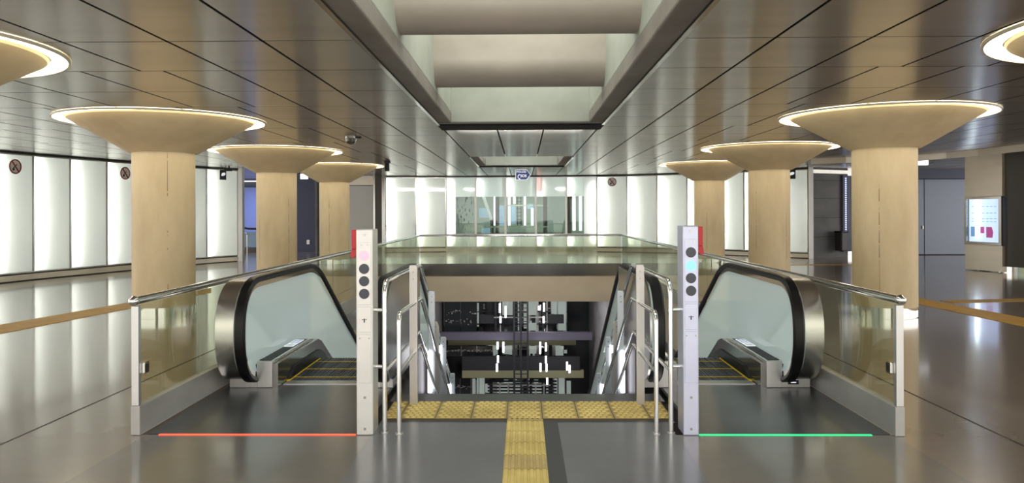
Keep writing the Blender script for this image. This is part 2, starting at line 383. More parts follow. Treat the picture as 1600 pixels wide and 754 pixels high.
# ------------------------------------------------------------------ backlit wall
def seg_frame(p, q):
    p = Vector((p.x, p.y, 0)); q = Vector((q.x, q.y, 0)); d = q - p; L = d.length; rz = math.atan2(d.y, d.x); return p, L, rz
def lit_panel(p, q, label, name='backlit_wall_panel', group='backlit frosted wall panels', side='l'):
    """local x along the wall from the left joint, +y into the wall"""
    p, L, rz = seg_frame(p, q)
    t = thing(name, label, 'wall panel', p, rz, group)
    z0, z1 = .23, 3.17
    obj('glass', MB().box(.03, L - .03, 0, .012, z0, z1), 'frost', t)
    fr = MB().box(0, .03, -.015, .03, .2, 3.2).box(L - .03, L, -.015, .03, .2, 3.2).box(.03, L - .03, -.005, .03, 3.17, 3.2).box(.03, L - .03, -.005, .03, .2, .23)
    obj('frame', fr, 'steel_dark', t)
    obj('lightbox', MB().box(0, L, .33, .35, .2, 3.2).box(-.0, .012, .03, .33, .2, 3.2).box(L - .012, L, .03, .33, .2, 3.2).box(0, L, .03, .33, 3.18, 3.2).box(0, L, .03, .33, .2, .21), 'boxwhite', t)
    for a, b in ((.30, 1.08), (1.20, 2.22), (2.34, 3.10)):
        obj('lamp_tube', MB().tube([(.12, .12, a), (.12, .12, b)], .018, 8), 'tube', t)
    obj('plinth', MB().box(0, L, -.02, .3, .025, .165), 'beige_panel', t); obj('recess_shade', MB().box(0, L, .005, .3, 0, .2), 'blackmat', t)  # black recess: shadow lines above and below the plinth put into its colour
    return t
def joints(lst): return [onz(x, y, 0) for x, y in lst]
JL = joints([(-10, 443.7), (52, 437), (110, 431.4), (167, 425.9), (221, 420.7), (273, 416), (323, 411.6), (372, 408)])
LBL = ['frosted backlit panel cut by the left edge, with a no smoking sign', 'frosted backlit panel next right of the one with the cut-off edge at far left',
       'plain frosted backlit panel just left of the panel with the second no smoking sign', 'frosted backlit panel with a no smoking sign beside the near left column',
       'frosted backlit panel hidden behind the left edge of the near left column', 'narrow visible frosted panel directly right of the near left column',
       'frosted backlit panel with a black pictogram, last before the blue opening on the left']
for a, b, l in zip(JL, JL[1:], LBL): lit_panel(a, b, l)
JB = joints([(602, 394.3), (650, 393.7), (697, 393.2), (743.5, 392.9), (790, 392.8), (837.5, 392.8), (885, 392.9), (933, 393.2), (980, 393.8), (1027, 394.8), (1074, 396), (1121, 397.8), (1163, 399.6), (1205, 401.3), (1263, 403.6)])
LBB = ['leftmost frosted backlit panel of the far wall, beside the dark pillar', 'second frosted backlit panel of the far wall, left of the lift glazing', None, None, None, None, None,
       'frosted far-wall panel with a no smoking sign, right of the lift glazing', 'frosted far-wall panel directly right of the one with the no smoking sign',
       'frosted far-wall panel directly left of the farthest right column', 'frosted far-wall panel half hidden behind the farthest right column',
       'frosted far-wall panel showing between the two farther right columns', 'frosted far-wall panel hidden behind the middle right column',
       'frosted backlit panel with a black pictogram right of the middle right column']
for a, b, l in zip(JB, JB[1:], LBB):
    if l: lit_panel(a, b, l)
for nm, J in (('left', JL), ('back', JB[:3]), ('back_right', JB[7:])):
    m = MB(); m2 = MB()
    for a, b in zip(J, J[1:]):
        p, L, rz = seg_frame(a, b); X = Matrix.Translation(p) @ Matrix.Rotation(rz, 4, 'Z')
        q = MB().box(-.05, L + .05, .37, .5, 0, ZC).xf(X); m.add(q.v, q.f)
        q = MB().box(-.0, L + .0, -.03, .36, 3.205, ZC).xf(X); m2.add(q.v, q.f)
    struct('wall_' + nm, m, 'darkwall'); struct('trim_head_' + nm, m2, 'blackmat')
p, L, rz = seg_frame(JB[2], JB[7]); q = MB().box(0, L, .1, .5, 3.205, ZC).xf(Matrix.Translation(p) @ Matrix.Rotation(rz, 4, 'Z')); struct('trim_head_lift', q, 'blackmat')
# glazed lift bay
GL = ['glazed lift bay pane with etched pattern and a frosted left strip, leftmost of five', 'glazed lift bay pane showing the slanted white strut',
      'glazed lift bay pane in the middle, below the blue arrow sign', 'glazed lift bay pane with the red lamp at its top left', 'glazed lift bay pane with two white reflections, rightmost of five']
for i in range(5):
    a, b = JB[2 + i], JB[3 + i]
    p, L, rz = seg_frame(a, b)
    t = thing('lift_bay_window', GL[i], 'window', p, rz, 'glazed panes of the lift bay')
    obj('frame', MB().box(0, .045, -.02, .04, .2, 3.2).box(L - .045, L, -.02, .04, .2, 3.2).box(.045, L - .045, -.01, .03, 3.17, 3.2).box(.045, L - .045, -.015, .03, .2, .24).box(.045, L - .045, -.012, .02, .70, .77), 'steel', t)
    obj('plinth', MB().box(0, L, -.02, .25, 0, .195), 'steel_dark', t)
    xs = .045
    if i == 0:
        obj('frosted_strip', MB().box(.045, .42, 0, .012, .24, 3.17), 'frost', t); xs = .42
    xe = L - .045
    if i == 4:
        obj('frosted_strip', MB().box(L - .55, L - .045, 0, .012, .24, 3.17), 'frost', t); xe = L - .55
    obj('header_pane', MB().box(xs, xe, 0, .012, 2.36, 3.17), 'frost_dim', t)
    obj('clear_pane', MB().box(xs, xe, 0, .012, .77, 2.36), 'clear', t)
    obj('lower_pane', MB().box(xs, xe, 0, .012, .24, .70), 'frost_dim', t)
    for z0, z1 in ((.3, .66), (2.42, 3.1)):
        obj('lamp_tube', MB().tube([(.14, .12, z0), (.14, .12, z1)], .02, 8), 'tube', t)
    if i in (0, 4):
        xx = .16 if i == 0 else L - .13
        obj('lamp_tube', MB().tube([(xx, .12, .4), (xx, .12, 2.9)], .02, 8), 'tube', t)
    if i == 0:
        g = MB()
        for k in range(46):
            x = random.uniform(.46, L - .09); z = random.uniform(.85, 2.3); s_ = random.uniform(.03, .09)
            g.add([(x, -.003, z), (x + s_ * .3, -.003, z + s_), (x + s_ * .05, -.003, z + 2.2 * s_), (x - s_ * .35, -.003, z + s_ * .9)], [(0, 1, 2, 3)])
        obj('etched_pattern', g, 'leaf', t)
# lift lobby behind the glazing
yb0 = JB[4].y
x0, x1 = JB[2].x - .3, JB[7].x + .3
w = MB().box(x0 - .2, x0, yb0 + .4, yb0 + 5.2, 0, 3.2).box(x1, x1 + .2, yb0 + .4, yb0 + 5.2, 0, 3.2).box(x0 - .2, x1 + .2, yb0 + 5, yb0 + 5.2, 0, 3.2)
struct('wall_lift_lobby', w, 'green_grey')
YL = yb0 + 1.6
def bx(px0, px1, py0, py1, y, d=.12):
    a = ony(px0, py1, y); b = ony(px1, py0, y); return MB().box(a.x, b.x, y, y + d, a.z, b.z)
lift = thing('glass_lift_cage', 'dark framed glass lift cage with a grid of rungs behind the far glazing', 'lift', (0, YL, 0))
def lp(name, mb, m): return obj(name, mb.xf(Matrix.Translation((0, -YL, 0))), m, lift)
lp('dark_column', bx(774, 780, 300, 366, YL), 'blackmat'); lp('dark_column', bx(849, 855, 300, 366, YL), 'blackmat'); lp('dark_column', bx(766, 771, 340, 366, YL, .1), 'blackmat')
lp('crossbar', bx(774, 857, 319.5, 322, YL + .12, .06), 'steel_dark'); lp('crossbar', bx(756, 857, 353, 355.5, YL - .1, .06), 'steel_dark'); lp('crossbar', bx(745, 880, 363, 368, YL - .1, .06), 'blackmat')
for x in (808, 813.5): lp('ladder_stile', bx(x, x + 1, 300, 352, YL + .2, .05), 'blackmat')
for k in range(9): lp('ladder_rung', bx(807, 815, 303 + 5.6 * k, 304 + 5.6 * k, YL + .2, .04), 'blackmat')
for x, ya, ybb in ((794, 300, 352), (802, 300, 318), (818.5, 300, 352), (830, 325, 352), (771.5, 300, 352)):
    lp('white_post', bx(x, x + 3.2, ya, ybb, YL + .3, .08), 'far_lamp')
a = ony(755, 306, YL); b = ony(768, 343, YL)
lp('slanted_strut', MB().tube([a, b], .07, 10), 'white')
lp('blue_panel', bx(778, 788, 322, 352, YL + .6, .04), 'lightblue'); lp('blue_panel', bx(799, 806, 322, 350, YL + .6, .04), 'lightblue'); lp('blue_panel', bx(824, 834, 318, 326, YL + .6, .04), 'lightblue'); lp('blue_panel', bx(748, 764, 325, 340, YL + .9, .04), 'lightblue')
lp('seat_block', bx(752, 766, 356, 364, YL - .2, .3), 'lightblue')
for x in (895, 905): tag(obj('tube_lamp', bx(x, x + 4, 305, 360, YL + .8, .05), 'far_lamp'), 'vertical white tube lamp behind the rightmost lift pane, %s of two' % ('left' if x < 900 else 'right'), 'lamp', 'tube lamps behind the lift glazing')
tag(obj('dark_wall_panel', bx(886, 893, 302, 364, YL + .3, .06), 'blackmat'), 'dark upright panel behind the rightmost lift pane', 'panel')
tag(obj('red_lamp', bx(841, 844.5, 278, 300, yb0 - .05, .04), 'pinklamp'), 'thin upright red lamp above the lift glazing', 'lamp')
area('lift_lobby_lamp', (0, yb0 + 2.8, 3.1), (0, 0, 0), 5, 1.5, 45, (.9, 1, .95))

# ------------------------------------------------------------------ no smoking signs and pictograms on the panels
def wall_pt(px, py, J):
    for a, b in zip(J, J[1:]):
        d = ray(px, py); n = Vector((-(b - a).y, (b - a).x, 0)).normalized()
        t = (a - EYEP).dot(n) / d.dot(n); p = EYEP + d * t
        if -.02 <= (p - a).dot((b - a).normalized()) <= (b - a).length + .02: return p, math.atan2((b - a).y, (b - a).x), n
def no_smoking(px, py, J, label, r=.185):
    p, rz, n = wall_pt(px, py, J)
    t = thing('no_smoking_sign', label, 'sign', p - n * .035, rz, 'no smoking signs')
    obj('disc', MB().disc((0, .03, 0), (0, -1, 0), r, .012), 'signpink', t)
    mb = MB()
    N = 40
    vs = [(rr * math.cos(2 * PI * k / N), y, rr * math.sin(2 * PI * k / N)) for rr, y in ((r, .02), (r, .010), (r * .84, .010), (r * .84, .02)) for k in range(N)]
    mb.add(vs, [(q * N + k, q * N + (k + 1) % N, ((q + 1) % 4) * N + (k + 1) % N, ((q + 1) % 4) * N + k) for q in range(4) for k in range(N)])
    obj('red_ring', mb, 'signred', t)
    obj('red_slash', MB().box(-r * .9, r * .9, .008, .016, -.016, .016).xf(Matrix.Rotation(PI / 4 + .12, 4, 'Y')), 'signred', t)
    cg = MB().box(-r * .5, r * .45, .0135, .0175, -.011, .011).xf(Matrix.Translation((-.01, 0, 0)) @ Matrix.Rotation(-PI / 4, 4, 'Y'))
    cg.disc((-r * .3, .0175, -r * .38), (0, -1, 0), .034, .004, 12)
    obj('cigarette', cg, 'blackmat', t)
no_smoking(23, 260, JL, 'round no smoking sign on the frosted panel at the left edge')
no_smoking(195, 270.5, JL, 'round no smoking sign beside the near left column')
no_smoking(956.5, 284, JB, 'round no smoking sign on the far wall right of the lift')
def picto(px, py, J, label):
    p, rz, n = wall_pt(px, py, J)
    t = thing('pictogram_sign', label, 'sign', p - n * .04, rz, 'black pictogram signs')
    obj('plate', MB().box(-.13, .13, .0, .02, -.17, .17), 'blackmat', t)
    obj('white_symbol', MB().add([(-.09, -.004, -.02), (-.05, -.004, .06), (.05, -.004, .08), (.10, -.004, .05), (.07, -.004, -.01), (-.04, -.004, -.04)], [(0, 1, 2, 3, 4, 5)]), 'signwhite', t)
picto(347.5, 273, JL, 'black square sign with white symbol on the last left panel')
picto(1238, 272, JB, 'black square sign with white symbol right of the middle right column')

# ------------------------------------------------------------------ glass balustrades round the well
def balustrade(name, label, p, q, first, pitch, n_end, sgn):
    """along +y; local x: 0 at the curb centre"""
    L = q - p
    t = thing('glass_balustrade', label, 'balustrade', (n_end, p, 0), 0, 'glass balustrades round the stair well')
    obj('curb', MB().box(-.036, .036, 0, L, 0, .225), 'curb', t, .006)
    ys = [.05, first]
    while ys[-1] + pitch < L - .3: ys.append(ys[-1] + pitch)
    ys.append(L - .02)
    for a, b in zip(ys, ys[1:]): obj('glass_pane', MB().box(-.008, .008, a + .006, b - .006, .20, .995), 'glass', t)
    obj('end_post', MB().box(-.028, .028, 0, .045, .225, .99), 'steel', t, .004)
    obj('handrail', MB().tube([(0, -.01, 1.03), (0, L, 1.03)], .032, 16), 'chrome', t)
    obj('rail_end_cap', MB().ball((0, -.012, 1.03), .04), 'chrome', t)
    ks = MB().box(-sgn * .012, -sgn * .05, .05, .13, .46, .55)
    kb = obj('key_switch', ks, 'chrome', t, .008); obj('switch_face', MB().box(-sgn * .05, -sgn * .053, .07, .11, .48, .53), 'blackmat', kb)
    return t
balustrade('l', 'glass balustrade with chrome rail and steel curb on the left of the escalator well', YF, YB, 1.15, 1.66, XL, -1)
balustrade('r', 'glass balustrade with chrome rail and steel curb on the right of the escalator well', YF - .02, YB, 1.05, 1.66, XR - .04, 1)
t = thing('glass_balustrade', 'far glass balustrade across the end of the well, with steel fascia', 'balustrade', (0, YB, 0), 0, 'glass balustrades round the stair well')
obj('curb', MB().box(XL + .02, XR - .06, 0, .05, -.12, .225), 'steel_dark', t)
xs = [XL + .03] + [-1.57 + 1.475 * k for k in range(0, 4)][:3] + [XR - .07]
for a, b in zip(xs, xs[1:]): obj('glass_pane', MB().box(a + .006, b - .006, .018, .034, .2, .995), 'glass', t)
obj('handrail', MB().tube([(XL, .025, 1.03), (XR - .04, .025, 1.03)], .028, 14), 'chrome', t)
# edge beam and well walls
struct('wall_well_far', MB().box(XL - .1, XR + .1, YB + .06, YB + .45, -.87, -.36), 'conc_beige')
struct('wall_well_far_upper', MB().box(XL - .1, XR + .1, YB + .055, YB + .4, -.36, -.005), 'conc_beige')
struct('wall_well_left', MB().box(XL - .3, XL - .02, 5.9, YB + .06, -.9, -.01), 'conc_beige')
struct('wall_well_right', MB().box(XR - .03, XR + .25, 5.9, YB + .06, -.9, -.01), 'conc_beige')
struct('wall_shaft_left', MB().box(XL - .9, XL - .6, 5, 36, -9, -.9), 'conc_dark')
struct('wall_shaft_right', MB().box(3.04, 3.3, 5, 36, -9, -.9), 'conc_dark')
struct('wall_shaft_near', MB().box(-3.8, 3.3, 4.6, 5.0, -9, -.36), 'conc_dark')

# ------------------------------------------------------------------ escalators
SL = math.tan(math.radians(30.1))
def make_escalator(label, inn, lin):
    """inn: sign of the side facing the stairs; lin: how far the landing plate reaches there"""
    t = thing('escalator', label, 'escalator', (0, 0, 0), 0, 'escalators beside the stairs')
    # landing plate and comb
    obj('landing_plate', MB().box(-inn * .90, inn * lin, 5.875, 7.70, -.03, .004), 'plate_floor', t)
    obj('comb_plate', MB().box(-.39, .39, 7.56, 7.72, .004, .010), 'steel', t)
    # steps
    st = MB(); yl = MB(); Y = 7.72
    steps = []
    for k in range(32):
        y0 = 7.72 + .41 * k; z = .0 if k < 3 else -(k - 2) * .41 * SL
        m = MB().box(-.385, .385, y0, y0 + .40, z - .22, z)
        for q in range(26): m.box(-.38 + q * .0295, -.38 + q * .0295 + .012, y0, y0 + .40, z, z + .008)
        s_ = obj('step', m, 'tread', t)
        obj('yellow_edge', MB().box(-.385, .385, y0 + .155, y0 + .175, z + .008, z + .0095), 'yellow', s_)
    def slope_path(y0, z0, yk, yend, r=.35):
        return fillet([(y0, z0, 0), (yk, z0, 0), (yend, z0 - (yend - yk) * SL, 0)], r, 6)
    for sx in (-1, 1):
        wd = .72 if sx == inn else .872
        # newel loop of the handrail
        cy, cz, rz_, ry_ = 7.52, .565, .485, .46
        loop = []
        for a in [i * PI / 44 for i in range(-22, 23)]:
            ca, sa = math.cos(a), math.sin(a)
            e = .86
            loop.append((cy - ry_ * (abs(ca) ** e) * (1 if ca >= 0 else -1), cz + rz_ * (abs(sa) ** e) * (1 if sa >= 0 else -1)))
        top = [(p.x, p.y) for p in slope_path(7.7, 1.05, 9.62, 18.5)]
        path = [(7.58, .10)] + loop + top
        sec = [(-.024, -.046), (-.024, .046), (.010, .052), (.028, .036), (.028, -.036), (.010, -.052)]
        # sort orientation: normal (left of travel) points inwards for this direction, so flip
        sec_h = [(-(n - .0), x) for n, x in sec]
        obj('handrail', MB().sweep_yz(path, [(-n, x) for n, x in sec_h][::-1], sx * .635), 'black', t, soft=True)
        inner = []
        P = [Vector(p) for p in path]
        for i, p in enumerate(P):
            tt = (P[min(i + 1, len(P) - 1)] - P[max(i - 1, 0)]).normalized(); nn = Vector((-tt.y, tt.x)); inner.append(p - nn * .045)
        obj('rail_track', MB().sweep_yz([tuple(p) for p in inner], [(-.03, -.026), (-.03, .026), (.03, .026), (.03, -.026)], sx * .635), 'chrome', t, soft=True)
        deck = [(7.46, .24)] + [(p.x, p.y) for p in slope_path(7.6, .26, 8.92, 18.4, .3)]
        # glass balustrade between track and deck
        gp = [(p - Vector((0, 0))) for p in inner]
        ring = [(p.x, p.y) for p in gp[1:]] + [(y, z - .02) for y, z in deck[::-1]]
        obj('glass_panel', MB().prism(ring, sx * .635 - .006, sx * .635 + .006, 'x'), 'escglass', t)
        # deck with black cover and chrome edges
        dk = deck[1:]
        obj('deck', MB().sweep_yz([(7.43, .262)] + dk, [(0, .46 * sx), (0, .60 * sx), (-.03, .60 * sx), (-.03, .46 * sx)], 0), 'steel', t)
        cov = obj('deck_cover', MB().sweep_yz([(7.46, .266)] + dk, [(.004, .478 * sx), (.004, .588 * sx), (-.004, .588 * sx), (-.004, .478 * sx)], 0), 'blackmat', t)
        obj('deck_edge', MB().sweep_yz([(7.43, .255)] + dk, [(.006, .448 * sx), (.006, .466 * sx), (-.022, .466 * sx), (-.022, .448 * sx)], 0), 'chrome', t)
        sk = [(7.43, 0.004), (7.43, .235), (8.9, .235), (9.05, .19), (18.4, .22 - (18.4 - 8.98) * SL), (18.4, -.2 - (18.4 - 8.98) * SL), (8.9, -.18), (8.9, -.0), (7.9, .004)]
        obj('skirt', MB().prism(sk, sx * .40, sx * .458, 'x'), 'steel_dark', t)
        br = [(7.75, .02), (7.95, .115), (8.9, .115), (9.06, .06), (18.3, .05 - (18.3 - 8.98) * SL), (18.3, .0 - (18.3 - 8.98) * SL), (8.93, .02)]
        obj('brush_strip', MB().prism(br, sx * .378, sx * .402, 'x'), 'black', t)
        obj('yellow_side_line', MB().box(sx * .372, sx * .398, 7.70, 8.9, .008, .014), 'yellow', t)
        obj('newel_box', MB().box(sx * .455, sx * .605, 7.42, 7.60, .004, .262), 'steel', t, .006)
        obj('newel_plinth', MB().box(sx * .605, sx * (wd + .0), 7.425, 9.0, .004, .10), 'steel', t, .004)
        obj('handrail_inlet', MB().box(sx * .58, sx * .69, 7.44, 7.62, .07, .135), 'black', t, .01)
        # drum shaped cladding outside the handrail
        dp = [(y + .012, z) for y, z in loop]
        dp = [(7.9, .10)] + dp + [(9.4, 1.03), (9.4, .10)]
        obj('newel_cladding', MB().prism(dp, sx * .70, sx * wd, 'x'), 'drum', t, soft=True)
        # sticker with blue pictograms
        sy0, sy1 = 8.18, 8.62
        stk = obj('safety_sticker', MB().box(sx * .482, sx * .584, sy0, sy1, .2705, .2725), 'signwhite', cov)
        for (u, v) in ((.62, .3), (.62, .72), (.80, .3), (.80, .72)):
            x = sx * (.482 + .102 * v); y = sy0 + (sy1 - sy0) * u
            obj('blue_pictogram', MB().disc((x, y, .2725), (0, 0, 1), .022, .001, 14), 'signblue', stk) if False else None
        g = MB()
        for (u, v) in ((.52, .28), (.52, .72), (.70, .28), (.70, .72), (.88, .28), (.88, .72)):
            g.disc((sx * (.482 + .102 * v), sy0 + (sy1 - sy0) * u, .2725), (0, 0, 1), .024, .001, 14)
        g2 = MB()
        for q in range(5): g2.box(sx * .492, sx * .575, sy0 + .03 + .03 * q, sy0 + .042 + .03 * q, .2725, .2732)
        # printed marks belong to the sticker: two small meshes under it cannot go deeper, so they hang on the cover
        obj('blue_pictogram', g, 'signblue', cov); obj('printed_text', g2, 'blackmat', cov)
    # truss under the steps
    obj('truss', MB().prism([(8.95, -.25), (18.4, -.25 - (18.4 - 8.95) * SL), (18.4, -1.3 - (18.4 - 8.95) * SL), (7.8, -1.0), (7.8, -.25)], -.70, .70, 'x'), 'darkwall', t)
    return t
e0 = make_escalator('left escalator with milky glass sides, behind the red floor light', 1, .70); e0.location = (-1.985, 0, 0)
e1 = make_escalator('right escalator with milky glass sides, behind the green floor light', -1, .545); e1.location = (1.885, 0, 0)
tagp = obj('maker_label', MB().box(.66, .76, 7.418, 7.426, .035, .075), 'blackmat', e1)
obj('label_text', MB().box(.685, .735, 7.4165, 7.4185, .05, .06), 'signwhite', tagp)
tag(obj('floor_light_strip', MB().box(-2.797, -1.285, 5.845, 5.868, 0, .006), 'led_red'), 'glowing red light strip in the floor before the left escalator', 'floor light', 'floor light strips')
tag(obj('floor_light_strip', MB().box(1.335, 2.637, 5.845, 5.868, 0, .006), 'led_green'), 'glowing green light strip in the floor before the right escalator', 'floor light', 'floor light strips')

# ------------------------------------------------------------------ signal posts
def signal_post(label, xc, w, ztop, lit, mlit, sgn, m):
    """sgn -1: red box on the left side"""
    t = thing('signal_post', label, 'signal post', (xc, 5.845, 0), 0, 'signal posts between stairs and escalators')
    d = .215; hw = w / 2
    obj('body', MB().box(-hw, hw, 0, d, 0, ztop), m, t, .008)
    k = ztop - 1.575
    pl = obj('lamp_panel', MB().box(-hw + .012, hw - .012, -.006, .001, 1.0 + k, 1.475 + k), m, t, .002)
    for x in (-.022, .022): obj('screw', MB().disc((x, -.006, 1.455 + k), (0, -1, 0), .006, .004, 10), 'steel_dark', pl)
    for q, z in enumerate((1.375, 1.274, 1.180, 1.084)):
        le = obj('lamp_lens', MB().disc((0, -.004, z + k), (0, -1, 0), .039, .008, 24), mlit if q == lit else 'lens_off', t)
        if q == lit: le['label'] = 'glowing lens'
    a = obj('key_panel', MB().box(-hw + .012, hw - .012, -.006, .001, .79 + k, .985 + k), m, t, .002)
    obj('key_hole', MB().box(-.004, .004, -.009, -.005, .865 + k, .895 + k).box(-.018, -.008, -.008, -.005, .885 + k, .89 + k).box(.008, .018, -.008, -.005, .885 + k, .89 + k), 'blackmat', a)
    b = obj('service_panel', MB().box(-hw + .012, hw - .012, -.006, .001, .40, .775 + k), m, t, .002)
    for x in (-.035, .035): obj('screw', MB().disc((x, -.006, .745 + k), (0, -1, 0), .006, .004, 10), 'steel_dark', b)
    for z in (.29, .05, ztop - .04): obj('screw', MB().disc((0, 0, z), (0, -1, 0), .010, .006, 12), 'steel_dark', t)
    x0 = sgn * hw; x1 = sgn * (hw + .042)
    rb = obj('emergency_box', MB().box(x0, x1, .03, .16, ztop - .155, ztop - .005), 'red', t, .006)
    obj('emergency_lever', MB().prism([(x0, ztop - .155), (sgn * (hw + .045), ztop - .155), (sgn * (hw + .056), ztop - .215), (sgn * (hw + .03), ztop - .222), (x0, ztop - .19)], .05, .14, 'y'), 'red', rb)
    for z in (.945, .51): obj('rail_bracket', MB().tube([(-sgn * hw, .08, z), (-sgn * (hw + .078 if sgn < 0 else hw + .085), .08, z)], .014, 10), 'chrome', t)
    return t
signal_post('left satin steel signal post with a lit red lamp and red box', -1.2115, .127, 1.572, 0, 'lens_red', -1, 'post_steel')
signal_post('right steel signal post tinted by cool light, with a lit cyan lamp and red box', 1.272, .117, 1.590, 1, 'lens_blue', 1, 'post_cool_lit')

# ------------------------------------------------------------------ stairs, handrails, plates
st = MB()
prof = [(7.16, -.006)]; y, z = 7.16, -.006
for k in range(38):
    z -= .168; prof.append((y, z)); y += .29; prof.append((y, z))
prof += [(y, z - .4), (7.3, -.55), (7.16, -.35)]
st.prism(prof, -.93, .99, 'x')
tag(obj('staircase', st, 'conc_grey'), 'grey stone stairs going down in the middle between the handrails', 'stairs')
CX = .03
def stair_rail(s, label):
    t = thing('stair_handrail', label, 'handrail', (CX, 5.9, 0), 0, 'chrome handrails at the stair head')
    def pth(p): return [(s * a, b - 5.9, c) for a, b, c in p]
    up = fillet(pth([(1.10, 5.91, 0), (1.10, 5.91, 1.165), (1.095, 7.95, 1.155), (1.095, 14, 1.155 - 6.05 * SL)]), .12, 8)
    obj('top_rail', MB().tube(up, .0195, 14), 'chrome', t)
    lo = fillet(pth([(.985, 5.885, 0), (.985, 5.885, .925), (.985, 7.2, .895), (.985, 14, .895 - 6.8 * SL)]), .09, 8)
    obj('lower_rail', MB().tube(lo, .018, 14), 'chrome', t)
    obj('guard_rail', MB().tube(fillet(pth([(1.10, 5.92, .475), (1.095, 7.9, .475), (1.095, 14, .475 - 6.1 * SL)]), .1, 6), .015, 12), 'chrome', t)
    obj('guard_rail', MB().tube(fillet(pth([(.985, 5.89, .475), (.985, 7.15, .475), (.985, 14, .475 - 6.85 * SL)]), .1, 6), .015, 12), 'chrome', t)
    for a, b in ((1.10, 5.91), (.985, 5.885)): obj('floor_flange', MB().disc((s * a, b - 5.9, 0), (0, 0, 1), .032, .008, 16), 'steel', t)
    return t
stair_rail(-1, 'chrome double handrail at the head of the stairs, left side')
stair_rail(1, 'chrome double handrail at the head of the stairs, right side')
def stair_plate(s, d, y, z0, z1, label, m, strip=None, w=.07, ch=.010):
    t = thing('stair_plate_post', label, 'post', (CX + s * d, y, z0), 0, 'flat steel plate posts along the stairs')
    h = z1 - z0
    obj('plate', MB().prism([(-w / 2, 0), (w / 2, 0), (w / 2, h - 2.2 * ch), (w / 2 - ch, h), (-w / 2 + ch * .6, h), (-w / 2, h - ch)], 0, .035, 'y'), m, t, .003)
    for zz in (h - .06, h - .12): obj('bolt', MB().disc((s * .0, 0, zz), (0, -1, 0), .007, .005, 10), 'steel_dark', t)
    if strip:
        a, b, off = strip
        obj('light_strip', MB().box(s * off - .022, s * off + .022, -.03, -.002, a - z0, b - z0), 'strip_lamp', t)
for s, nm in ((-1, 'left'), (1, 'right')):
    stair_plate(s, .998, 6.75, .0, 1.235, 'tall grey plate post on the tactile paving, %s of the stair head' % nm, 'plate')
    stair_plate(s, 1.04, 8.45, -.72, .83, 'topmost pale plate post beside the descending stairs, %s side' % nm, 'plate_cool', (-.28, .17, .02))
    stair_plate(s, 1.04, 9.68, -1.45, .125, 'second pale plate post down beside the stairs, %s side' % nm, 'plate_cool', (-.24, .02, .045))
    stair_plate(s, 1.04, 10.9, -2.16, -.59, 'lowest visible pale plate post beside the stairs, %s side' % nm, 'plate_cool', (-1.0, -.74, .045))
    stair_plate(s, 1.04, 8.78, -.9, .45, 'brownish plate post with chamfered top behind the rails, %s side' % nm, 'plate', None, .085, .026)
    stair_plate(s, 1.04, 9.15, -.9, .02, 'slim white plate post behind the %s handrails' % nm, 'plate_cool', None, .045)

for s, nm in ((-1, 'left'), (1, 'right')):
    struct('wall_stair_' + nm, MB().prism([(7.9, -.3), (7.9, .42), (8.05, .46), (17, .46 - 8.95 * SL), (17, -.9 - 8.95 * SL), (8.3, -.9)], CX + s * 1.117, CX + s * 1.133, 'x'), 'stair_side')

# ------------------------------------------------------------------ tactile paving
t = thing('tactile_paving', 'yellow studded tactile paving strip across the head of the stairs', 'tactile paving', (0, 6.575, 0))
obj('tile_bed', MB().box(-1.16, 1.22, -.283, .283, 0, .008), 'tact_groove', t)
edges = [-1.16, -1.02, -.727, -.433, -.138, .156, .45, .745, 1.04, 1.22]
tl = MB(); stud = MB()
for a, b in zip(edges, edges[1:]):
    tl.box(a + .004, b - .004, -.28, .28, .004, .0105)
    n = max(1, round((b - a) / .049))
    for r in range(9):
        for k in range(n):
            x = a + (b - a) * (k + .5 + (.25 if r % 2 else -.25)) / n; y = -.25 + r * .0625
            if not a + .015 < x < b - .015: continue
            stud.lathe([(.0225, .0105), (.0205, .0150), (.0135, .0172), (.0005, .0175)], 8, (x, y), False)
obj('tile', tl, 'tact_tile', t); so = obj('studs', stud, 'tact', t); so['kind'] = 'stuff'
t = thing('guiding_path', 'ribbed yellow tactile guiding path leading straight to the stairs', 'tactile paving', (.012, 3.4, 0))
y = 2.886; k = 0
obj('tile_bed', MB().box(-.147, .147, 0, 2.886, 0, .008), 'tact_groove', t)
while y > .02:
    y0 = max(0, y - (.29 if k else .078)); m = MB()
    m.box(-.146, .146, y0 + .005, y - .005, .004, .0095)
    for q in range(7): m.prism([(-.142 + q * .0415, .0095), (-.142 + q * .0415 + .006, .0165), (-.142 + q * .0415 + .025, .0165), (-.142 + q * .0415 + .031, .0095)], y0 + .007, y - .007, 'y')
    obj('ribbed_tile', m, 'tact_worn' if k in (0, 4, 7) else 'tact', t); k += 1; y = y0
def strip(name, label, a, b, c_, d):
    A, B, C_, D = [onz(*p) for p in (a, b, c_, d)]
    m = MB(); v = [(p.x, p.y, z) for z in (0, .006) for p in (A, B, C_, D)]
    m.add(v, [(0, 1, 2, 3), (4, 5, 6, 7), (0, 1, 5, 4), (1, 2, 6, 5), (2, 3, 7, 6), (3, 0, 4, 7)])
    for i in range(5):
        for j_ in range(1):
            pass
    tag(obj(name, m, 'orange'), label, 'guide strip', 'ochre guide strips on the floor')
strip('floor_guide_strip', 'ochre guide strip running across the floor at far left', (-60, 518), (330, 450), (330, 457), (-60, 533))
strip('floor_guide_strip', 'ochre guide strip running from the near right column to the right edge', (1380, 455), (1660, 508), (1660, 523), (1380, 463))
strip('floor_guide_strip', 'thin ochre guide strip branching off at the right edge', (1468, 469.5), (1660, 464.5), (1660, 468.5), (1490, 473.5))
tag(obj('floor_guide_strip', MB().box(6.6, 12, 24.2, 24.5, 0, .006), 'orange'), 'thin ochre guide strip far behind the right columns', 'guide strip', 'ochre guide strips on the floor')

